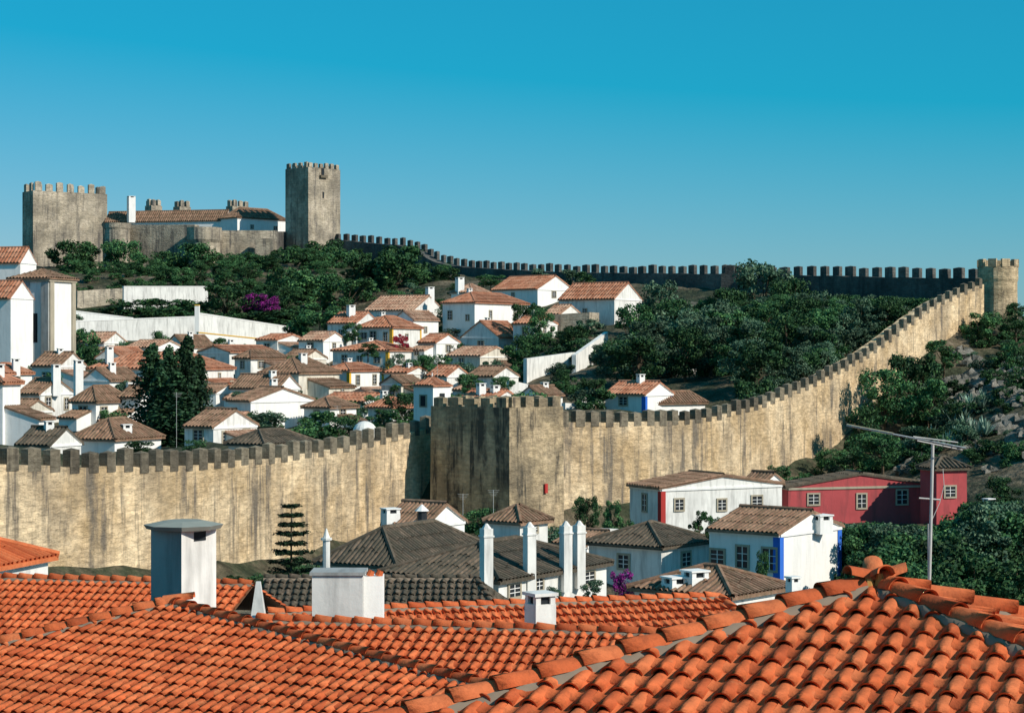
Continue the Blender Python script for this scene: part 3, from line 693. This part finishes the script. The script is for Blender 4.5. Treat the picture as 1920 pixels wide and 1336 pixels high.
TR=[('r',140,452,545,100,386),('r',185,448,540,95,388),('r',235,450,540,95,384),('r',312,470,522,60,386),('r',378,455,538,110,383),('r',455,475,548,85,382),('r',500,483,555,80,380),
('r',560,462,565,120,376),('r',605,446,550,110,380),('r',645,468,570,110,370),('r',690,478,585,110,352),('r',738,460,570,125,345),('r',775,495,570,80,345),('r',650,515,605,120,335),('r',590,505,600,120,345),('r',540,500,590,90,350),
('b',450,540,565,70,350),('m',480,545,580,60,327),('m',505,550,578,50,326),('r',425,528,608,110,328),('b',250,555,600,110,328),('b',310,552,600,130,330),('b',370,555,605,100,328),('b',500,580,608,130,322),('b',545,575,608,100,326),('b',195,575,590,80,330),('r',460,575,608,70,326),('b',560,560,600,100,330),('r',530,535,600,80,334),('b',300,570,600,100,325),('b',420,585,608,90,322),('b',350,580,605,90,324),
('r',598,574,674,120,296),('r',560,600,660,60,300),('b',160,605,680,60,278),('b',180,640,690,60,270),('r',830,560,600,50,300),
('o',748,662,720,70,232),('r',760,735,800,90,182),('r',720,765,808,80,178),('b',600,762,828,110,160),('b',640,770,828,90,160),('bo',490,768,815,110,164),('bo',440,775,815,70,168),('b',590,740,775,60,200),
('r',985,565,630,60,262),('r',1015,575,650,60,252),('b',965,640,690,60,240),('r',985,625,690,70,240),('b',1030,640,680,80,240),('r',1070,610,660,70,246),('b',1090,630,670,60,240),('bo',925,668,715,60,230),('bo',870,675,715,70,232),('b',820,660,700,60,235),('r',790,665,730,65,228),('b',690,640,665,50,245),
('b',660,600,640,40,262),('f',750,622,648,36,254),('b',920,512,535,60,318),('r',860,530,560,50,315),('b',1125,640,700,60,235),
('b',260,822,850,70,138),('b',365,820,850,50,140),('b',700,735,770,50,205),('bo',455,730,760,60,190),('r',880,700,745,50,205),('r',560,665,705,50,236),('r',300,620,680,50,268),('r',1110,705,765,60,200),('r',1060,690,740,60,208),('r',940,705,750,50,203),
('o',1430,492,640,120,268),('r',1370,540,640,90,258),('r',1490,520,640,90,262),('o',1240,528,660,120,250),('r',1185,570,680,90,238),('o',1290,580,700,110,236),('o',1350,560,680,100,245),('o',1530,545,650,90,250),('o',1600,560,650,80,246),
('b',905,945,1000,76,128),('b',870,955,1000,56,130),('r',1103,925,1010,52,128),('r',1148,935,1000,40,128),('b',1310,950,1000,40,120),('b',1340,960,1010,40,112),('b',1070,985,1040,60,124),('b',1000,985,1040,60,124),('b',1170,970,1010,50,128),
('b',440,1072,1110,60,100),('b',490,1070,1110,60,98),('m',1165,1060,1130,50,84),('bo',1110,1080,1130,50,82),('bo',1040,1095,1130,40,80),('b',1430,1025,1080,26,100),
('r',1840,582,655,105,228),('b',1770,630,685,80,214),('r',1715,655,790,110,202),('r',1660,690,800,100,198),('b',1620,750,830,80,190),('r',1905,565,620,60,228),('b',1900,640,690,60,212),('b',1740,700,780,90,196),
('r',1655,805,880,100,172),('b',1560,835,880,70,186),('b',1600,830,880,70,180),('b',1720,820,875,90,178),('b',1790,830,870,70,178),('b',1860,815,880,90,170),('b',1900,850,900,70,165),('r',1880,890,960,90,150),('b',1460,868,900,50,160)]
for t in TR: tree(*t)
for u,vt,w,d in ((285,648,62,168),(316,652,60,165),(350,632,62,166),(374,668,44,168),(300,690,70,163),(332,700,80,161)):
    tree('c',u,vt,852,w*1.5,d)
lw=lambda u:np.interp(u,[p[0] for p in RW],[p[3] for p in RW]); bw=lambda u:np.interp(u,[p[0] for p in BW],[p[3] for p in BW])
random.seed(11)
def vof(z,d): return 668-z/(K*d)
for i in range(200):
    u=random.uniform(1130,1810); d=random.uniform(lw(u)+7,bw(u)-6)
    if u<1400 and d<208: continue
    if u<1215 and d>225: continue
    x=(u-960)*K*d; z=gz(x,d)-.5; lim=np.interp(u,[1130,1300,1500,1700,1810],[560,556,548,552,556])+random.uniform(0,16)
    h=min(random.uniform(3.2,6.5),(668-lim)*K*d-z)
    if h<1.2: continue
    k=random.choice('rroo'); put(k if h>2.6 else 'b',x,d,z,max(h,2.6)*random.uniform(.95,1.35),h)
for i in range(140):
    u=random.uniform(1555,1960); d=random.uniform(92,140)
    if u<1650 and d<109: continue
    x=(u-960)*K*d; z=gz(x,d)-.3; h=min(random.uniform(2.5,5),(668-(982 if u<1825 else 940))*K*d-z)
    if h<.9: continue
    put(random.choice('rro') if h>2.2 else 'b',x,d,z,max(h,2)*1.15,h)
for i in range(280):
    u=random.uniform(1430,1960); d=random.uniform(148,232)
    if d>lw(min(u,1845))-3 and u<1850: continue
    x=(u-960)*K*d; z=gz(x,d)-.2; h=random.uniform(.6,2.6)
    if d<165 and vof(z,d)>868 and u>1460: continue
    put(random.choice(['b','b','bo']),x,d,z,h*1.5,h)
for i in range(70):
    u=random.uniform(560,1440); d=random.uniform(112,lw(max(u,1050))-6); x=(u-960)*K*d; z=gz(x,d)-.2; h=random.uniform(.7,2.0)
    if vof(z+h,d)<(975 if u<1180 else 1000): continue
    put(random.choice(['b','bo']),x,d,z,h*1.6,h)
for i in range(200):
    u=random.uniform(40,1120); d=random.uniform(172,335); x=(u-960)*K*d; h=random.uniform(1.2,3.0)
    put(random.choice(['b','b','bo']),x,d,gz(x,d)-.3,h*1.6,h)
for i in range(150):
    u=random.uniform(100,860); d=random.uniform(340,386); x=(u-960)*K*d; h=random.uniform(1.4,3.4)
    put(random.choice('bbr'),x,d,gz(x,d)-.3,h*1.6,h)
for i in range(100):
    u=random.uniform(1690,1960); d=random.uniform(162,222)
    if d>lw(min(u,1845))-4 and u<1845: continue
    x=(u-960)*K*d; z=gz(x,d); mb=MB(); r0=random.uniform(.3,1.2); se=random.random()*9
    rows=[]
    for b in np.linspace(-1.2,1.5,7):
        row=[]
        for a in np.linspace(0,2*math.pi,10):
            aa=a%(2*math.pi-1e-6); k=r0*(1+.3*math.sin(3*aa+se+b*2)+.22*math.sin(5*aa+se*2-b*3)); row.append(V((x+math.cos(a)*math.cos(b)*k*1.3,d+math.sin(a)*math.cos(b)*k,z+math.sin(b)*k*.8)))
        row[-1]=row[0]; rows.append(row)
    mb.strip(rows,ROCK); mb.obj('boulder')
for i in range(26):
    u=random.uniform(1740,1850); d=random.uniform(174,198); x=(u-960)*K*d; z=gz(x,d)+.3; mb=MB()
    for j in range(26):
        a=random.uniform(0,6.28); el=random.uniform(.3,1.4); L=random.uniform(.9,1.6); dr=V((math.cos(a)*math.cos(el),math.sin(a)*math.cos(el),math.sin(el))); s=V((-math.sin(a),math.cos(a),0))*.1
        p=V((x,d,z)); mb.face((p-s,p+s,p+dr*L*.7+s*.7,p+dr*L,p+dr*L*.7-s*.7),L_AGV)
    mb.obj('agave_plant')
root=empty('norfolk_island_pine'); mb=MB(); p=U(546,945,100); zb=(668-1085)*K*100-3.5
mb.tube((p.x,p.y,zb),(p.x,p.y,p.z),.12,.02,BARK)
Ht=p.z-zb-3; rng=random.Random(3)
for i,f in enumerate(np.linspace(.08,.97,9)):
    z=zb+3+Ht*f; R=.3+1.1*(1-f)**.7; nb=9
    for j in range(nb):
        a=2*math.pi*j/nb+i*.4+rng.uniform(-.15,.15); L=R*rng.uniform(.75,1.1); dr=V((math.cos(a),math.sin(a),rng.uniform(.02,.16))); e=V((p.x,p.y,z))+dr*L
        mb.tube((p.x,p.y,z),e,.03,.012,BARK,4)
        for k in range(80):
            c=V((p.x,p.y,z))+dr*L*rng.uniform(.12,1.05)+V((rng.uniform(-.13,.13),rng.uniform(-.13,.13),rng.uniform(-.05,.09)))
            a1=V((rng.gauss(0,1),rng.gauss(0,1),rng.gauss(0,.5))).normalized()*.09; b1=a1.cross(V((rng.gauss(0,1),rng.gauss(0,1),rng.gauss(0,1)))).normalized()*.04
            mb.face((c-a1,c-b1,c+a1,c+b1),L_CYP)
mb.obj('trunk_and_whorls',root)
for u,vt,vb,d in ((331,735,835,150),(632,760,815,170),(925,918,985,118),(618,622,680,250),(868,925,985,125),(395,775,800,160),(820,672,730,215)):
    mb=MB(); a=U(u,vb,d); b=U(u,vt,d); mb.tube(a-Z*4.5,b,.018,.015,METAL,5)
    for k in range(4): mb.tube(b+V((-.35+.06*k,.5,-.06-.1*k)),b+V((.35-.06*k,.6,-.06-.1*k)),.007,.007,METAL,4)
    mb.tube(b+V((0,0,-.05)),b+V((0,.6,-.36)),.008,.008,METAL,4)
    mb.obj('television_antenna')
# ---------------------------------------------------------------- foreground roofs
def walls_under(mb,outline,zb,mat,inset=.35):
    c=sum(outline,V((0,0,0)))/len(outline)
    q=[]
    for p in outline:
        d=(c-p); d.z=0; d.normalize(); q.append(p+d*inset-Z*.1)
    for i in range(len(q)):
        a,b=q[i],q[(i+1)%len(q)]; mb.face((V((a.x,a.y,zb)),V((b.x,b.y,zb)),b,a),mat)
A=U(1640,1100,20); sx,ex=V((-.42,-.906,0)),V((.906,-.42,0))
Lh=sx-ex-Z*.3; Rh=sx+ex*1.4-Z*.3; Rb=V((1.3,-.1,-.3)); Bh=V((.1,1.3,-.3))
rt=empty('near_tiled_roof_house'); mb=MB()
tiles(mb,[A,A+Lh*5,A+Rh*5],T_NEW,.245,.40); tiles(mb,[A,A+Rh*5,A+Rb*5],T_NEW,.245,.40)
tiles(mb,[A,A+Lh*5,A+Bh*5],T_NEW,.245,.40); tiles(mb,[A,A+Rb*5,A+Bh*5],T_NEW,.245,.40)
mb.obj('roof_tiles',rt,True)
mb=MB()
for q in (Lh,Rh,Rb,Bh): ridge(mb,A+q*5+Z*.02,A+q*.1+Z*.02,T_NEW,.135,.44)
for i,(dx,dy) in enumerate(((-.25,-.1),(.05,-.22),(.3,-.06),(.02,.2))):
    c=A+V((dx*.3,dy*.3,.06)); ax=V((dx,dy,.03+.02*i)).normalized(); t=ax.cross(Z).normalized(); n=t.cross(ax)
    if n.z<0:n=-n
    barrel(mb,c+ax*.25,-ax,t,n,.3,.10,.12,.06,.02,T_NEW,10)
lich=plain('lichen_mortar',(.5,.27,.08))
for i in range(11):
    a=i*.7; c=A+V((math.cos(a)*.16,math.sin(a)*.13,.08+.02*(i%3))); mb.frus(c,c.z-.12,c.z+.05+.03*random.random(),.07,.03,7,lich,rot=a)
mb.obj('ridge_tiles',rt,True)
mb=MB(); walls_under(mb,[A+Lh*5,A+Rh*5,A+Rb*5,A+Bh*5],-17,WHITE2); mb.obj('walls',rt)
A1=U(320,1132,38); s1,e1=V((-.5,-.866,0)),V((.866,-.5,0)); L_=s1-e1-Z*.3; R_=V((2.96,-2.87,-.3)); B_=V((.6,1.1,-.42))
rt=empty('tiled_roof_house'); mb=MB(); c3=A1+L_*6+e1*20; c4=A1+R_*2.6
tiles(mb,[A1,A1+L_*6,c3,c4],T_NEW,.225,.40); tiles(mb,[A1,A1+L_*6,A1+B_*4],T_NEW,.225,.40); tiles(mb,[A1,A1+B_*4,c4],T_NEW,.225,.40)
mb.obj('roof_tiles',rt,True); mb=MB(); ridge(mb,A1+L_*6,A1,T_NEW,.15,.42); ridge(mb,c4,A1,T_NEW,.13,.42)
barrel(mb,A1+V((.45,.0,.08)),-V((1,0,.1)).normalized(),V((0,1,0)),Z,.6,.14,.17,.04,.0,T_NEW,10)
mb.obj('ridge_tiles',rt,True); mb=MB(); walls_under(mb,[A1+L_*6,c3,c4,A1+B_*4],-17,WHITE2); mb.obj('walls',rt)
def gable(name,P0,P1,down,slope,mat,sdir,hr=0,back=4,pitch=.225):
    s=V(sdir).normalized(); rt=empty(name); e=(P1-P0); e.z=0; e.normalize(); D=down
    a=P0+s*D-Z*slope*D; b=P1+s*D+e*hr-Z*slope*D; c=P0-s*back-Z*slope*back; d=P1-s*back+e*hr-Z*slope*back
    mb=MB(); tiles(mb,[P0,a,b,P1],mat,pitch,.40); tiles(mb,[P0,c,d,P1],mat,pitch,.40)
    if hr>0: tiles(mb,[P1,b,d],mat,pitch,.40)
    mb.obj('roof_tiles',rt,True); mb=MB()
    ridge(mb,P0,P1,mat,.13,.42)
    if hr>0: ridge(mb,b,P1,mat,.12,.42)
    mb.obj('ridge_tiles',rt,True); mb=MB(); walls_under(mb,[a,b,d,c],-17,WHITE2,.3); mb.obj('walls',rt)
gable('tiled_roof_house',V((-5.2,40.7,-5.4)),V((4.2,38.3,-5.4)),5.5,.3,T_NEW,(-.25,-.967,0),0,3)
gable('tiled_roof_house',V((-5.7,46.4,-6.0)),V((5.18,49.6,-6.0)),3.6,.33,T_NEW,(.05,-1,0),1.2,3)
gable('tiled_roof_house',V((-17,51.5,-5.65)),V((-6.4,49.2,-5.65)),4.6,.33,T_NEW,(-.21,-.98,0),0,3)
gable('old_roof_house',V((-8.1,65,-7.25)),V((-1.2,65,-7.25)),4.6,.4,T_DRK,(0,-1,0),1.6,4,.25)
# ---------------------------------------------------------------- foreground chimneys
rt=empty('large_chimney'); mb=MB(); C,ua,ub,L1,L2=solve(283,340,405,39.5,42,.3)
zt=(668-996)*K*39.5; zb=-7.5
mb.box(C+Z*zb,ua*L1,ub*L2,Z*(zt-zb),GREYP)  # grey stain and shade of the unlit side both put into this colour
mb.face((C-ua*.004+Z*zb,C+ub*L2-ua*.004+Z*zb,C+ub*L2-ua*.004+Z*zt,C-ua*.004+Z*zt),WHITE2)  # sunlit side painted lighter than the rest of the stack
cen=C+ua*L1/2+ub*L2/2; mb.frus(cen,zt+.005,zt+.09,.74,.80,8,CONC,.9); mb.frus(cen,zt+.09,zt+.17,.80,.4,8,CONC,.9)
mb.box(C+ub*L2*.35+Z*(zt-.22)-ua*.016,ub*L2*.34,ua*.01,Z*.18,GLASS_VOID); mb.obj('chimney_stack',rt)  # dark panel paints the shade inside the flue opening
rt=empty('double_chimney'); mb=MB()
a=U(585,1078,44); b=U(680,1078,44); w=b.x-a.x
mb.box(V((a.x,44,-8)),V((w,0,0)),V((0,.9,0)),Z*(a.z+8),WHITE2); mb.box(V((a.x-.05,43.95,a.z+.002)),V((w+.1,0,0)),V((0,1.0,0)),Z*.07,GREYP)
c=U(718,1078,44.6); mb.box(V((b.x+.004,44.3,-8)),V((c.x-b.x,0.1,0)),V((0,.6,0)),Z*(c.z+8.0),WHITE)
for k in range(2): mb.tube((b.x+.12+.2*k,44.5,c.z),(b.x+.16+.2*k,44.5,c.z+.12),.09,.07,T_NEW,8)
mb.obj('chimney_stack',rt)
mb=MB(); p=U(484,1090,46); a=p.z-1.4
q=[V((p.x-.24,45.8,a)),V((p.x+.24,45.8,a)),V((p.x+.24,46.3,a)),V((p.x-.24,46.3,a))]; tp=[V((p.x-.05,46,p.z)),V((p.x+.05,46,p.z)),V((p.x+.05,46.1,p.z)),V((p.x-.05,46.1,p.z))]
for i in range(4): mb.face((q[i],q[(i+1)%4],tp[(i+1)%4],tp[i]),WHITE2)
mb.face(tp,WHITE2); mb.obj('plaster_pinnacle')
mb=MB(); p=U(1013,1110,43); chimney_mb(mb,p,.5,p.z-1.3,p.z,WHITE2); mb.obj('chimney')
# ---------------------------------------------------------------- TV antenna
mb=MB(); b=U(1733,1100,24.5); t=U(1749,836,24.5)
mb.tube(b-Z*2.5,t+Z*.02,.022,.02,METAL,8); mb.tube(b+V((.05,0,-1)),b.lerp(t,.45),.008,.008,METAL,5)
l=U(1588,797,25.2); r=U(1812,840,24.0); mb.tube(l,r,.012,.012,METAL,6)
pl=plain('antenna_boom_plastic',(.62,.50,.33)); mb.tube(l.lerp(r,.0)+Z*.012,l.lerp(r,.4)+Z*.012,.01,.01,pl,5)
for f in np.linspace(.04,.97,13):
    c=l.lerp(r,f); hw=.10+.09*f; mb.tube(c-V((.1,1,.0))*hw,c+V((.1,1,.0))*hw,.005,.005,METAL,4)
for s in (-1,1):
    a0=U(1716,822,24.2); a1=U(1800,836,24.2); mb.tube(a0+V((0,s*.12,s*.02)),a1+V((0,s*.12,s*.04)),.009,.009,METAL,5)
pp=None
for i in range(13):
    a=math.pi*i/12; q=U(1772+28*math.cos(a+2.6)*.9,856+22*math.sin(a+2.6),24.5)
    if pp: mb.tube(pp,q,.005,.005,GLASS_VOID,4)
    pp=q
mb.tube(b.lerp(t,.62)+V((-.13,0,.02)),b.lerp(t,.62)+V((.13,0,0)),.012,.012,METAL,5)
q0=U(1768,878,24.5)
for f in np.linspace(0,1,8):
    q1=q0.lerp(b,f)+V((.05*math.sin(f*9),0,0))
    if f>0: mb.tube(qp,q1,.005,.005,METAL,4)
    qp=q1
mb.obj('television_antenna')
# ---------------------------------------------------------------- light, world, camera
EL,PH=math.radians(34),math.radians(58)
dr=V((math.cos(EL)*math.sin(PH),-math.cos(EL)*math.cos(PH),math.sin(EL)))
sun=bpy.data.lights.new('sun','SUN'); sun.energy=4.8; sun.angle=math.radians(.5); sun.color=(1,.92,.80)
so=bpy.data.objects.new('sun',sun); S.collection.objects.link(so); so.rotation_euler=dr.to_track_quat('Z','Y').to_euler()
w=bpy.data.worlds.new('World'); S.world=w; w.use_nodes=True; nt=w.node_tree; bg=nt.nodes['Background']
sk=nt.nodes.new('ShaderNodeTexSky'); sk.sky_type='NISHITA'; sk.sun_disc=False; sk.sun_elevation=EL; sk.sun_rotation=math.pi-PH
sk.air_density=1.0; sk.dust_density=.3; sk.ozone_density=3
mx=nt.nodes.new('ShaderNodeVectorMath'); mx.operation='MULTIPLY_ADD'; mx.inputs[1].default_value=(.80,.50,.60); mx.inputs[2].default_value=(-2.2,1.25,1.85)
mm=nt.nodes.new('ShaderNodeVectorMath'); mm.operation='MAXIMUM'; mm.inputs[1].default_value=(.14,.3,.5)
nt.links.new(sk.outputs[0],mx.inputs[0]); nt.links.new(mx.outputs[0],mm.inputs[0]); nt.links.new(mm.outputs[0],bg.inputs[0]); bg.inputs[1].default_value=.108
S.view_settings.view_transform='Standard'; S.view_settings.look='None'; S.view_settings.exposure=0
cd=bpy.data.cameras.new('camera'); cd.lens=70; cd.sensor_width=36; cd.clip_end=20000; cd.clip_start=.5
co=bpy.data.objects.new('camera',cd); S.collection.objects.link(co); co.location=(0,0,0); co.rotation_euler=(math.pi/2,0,0); S.camera=co
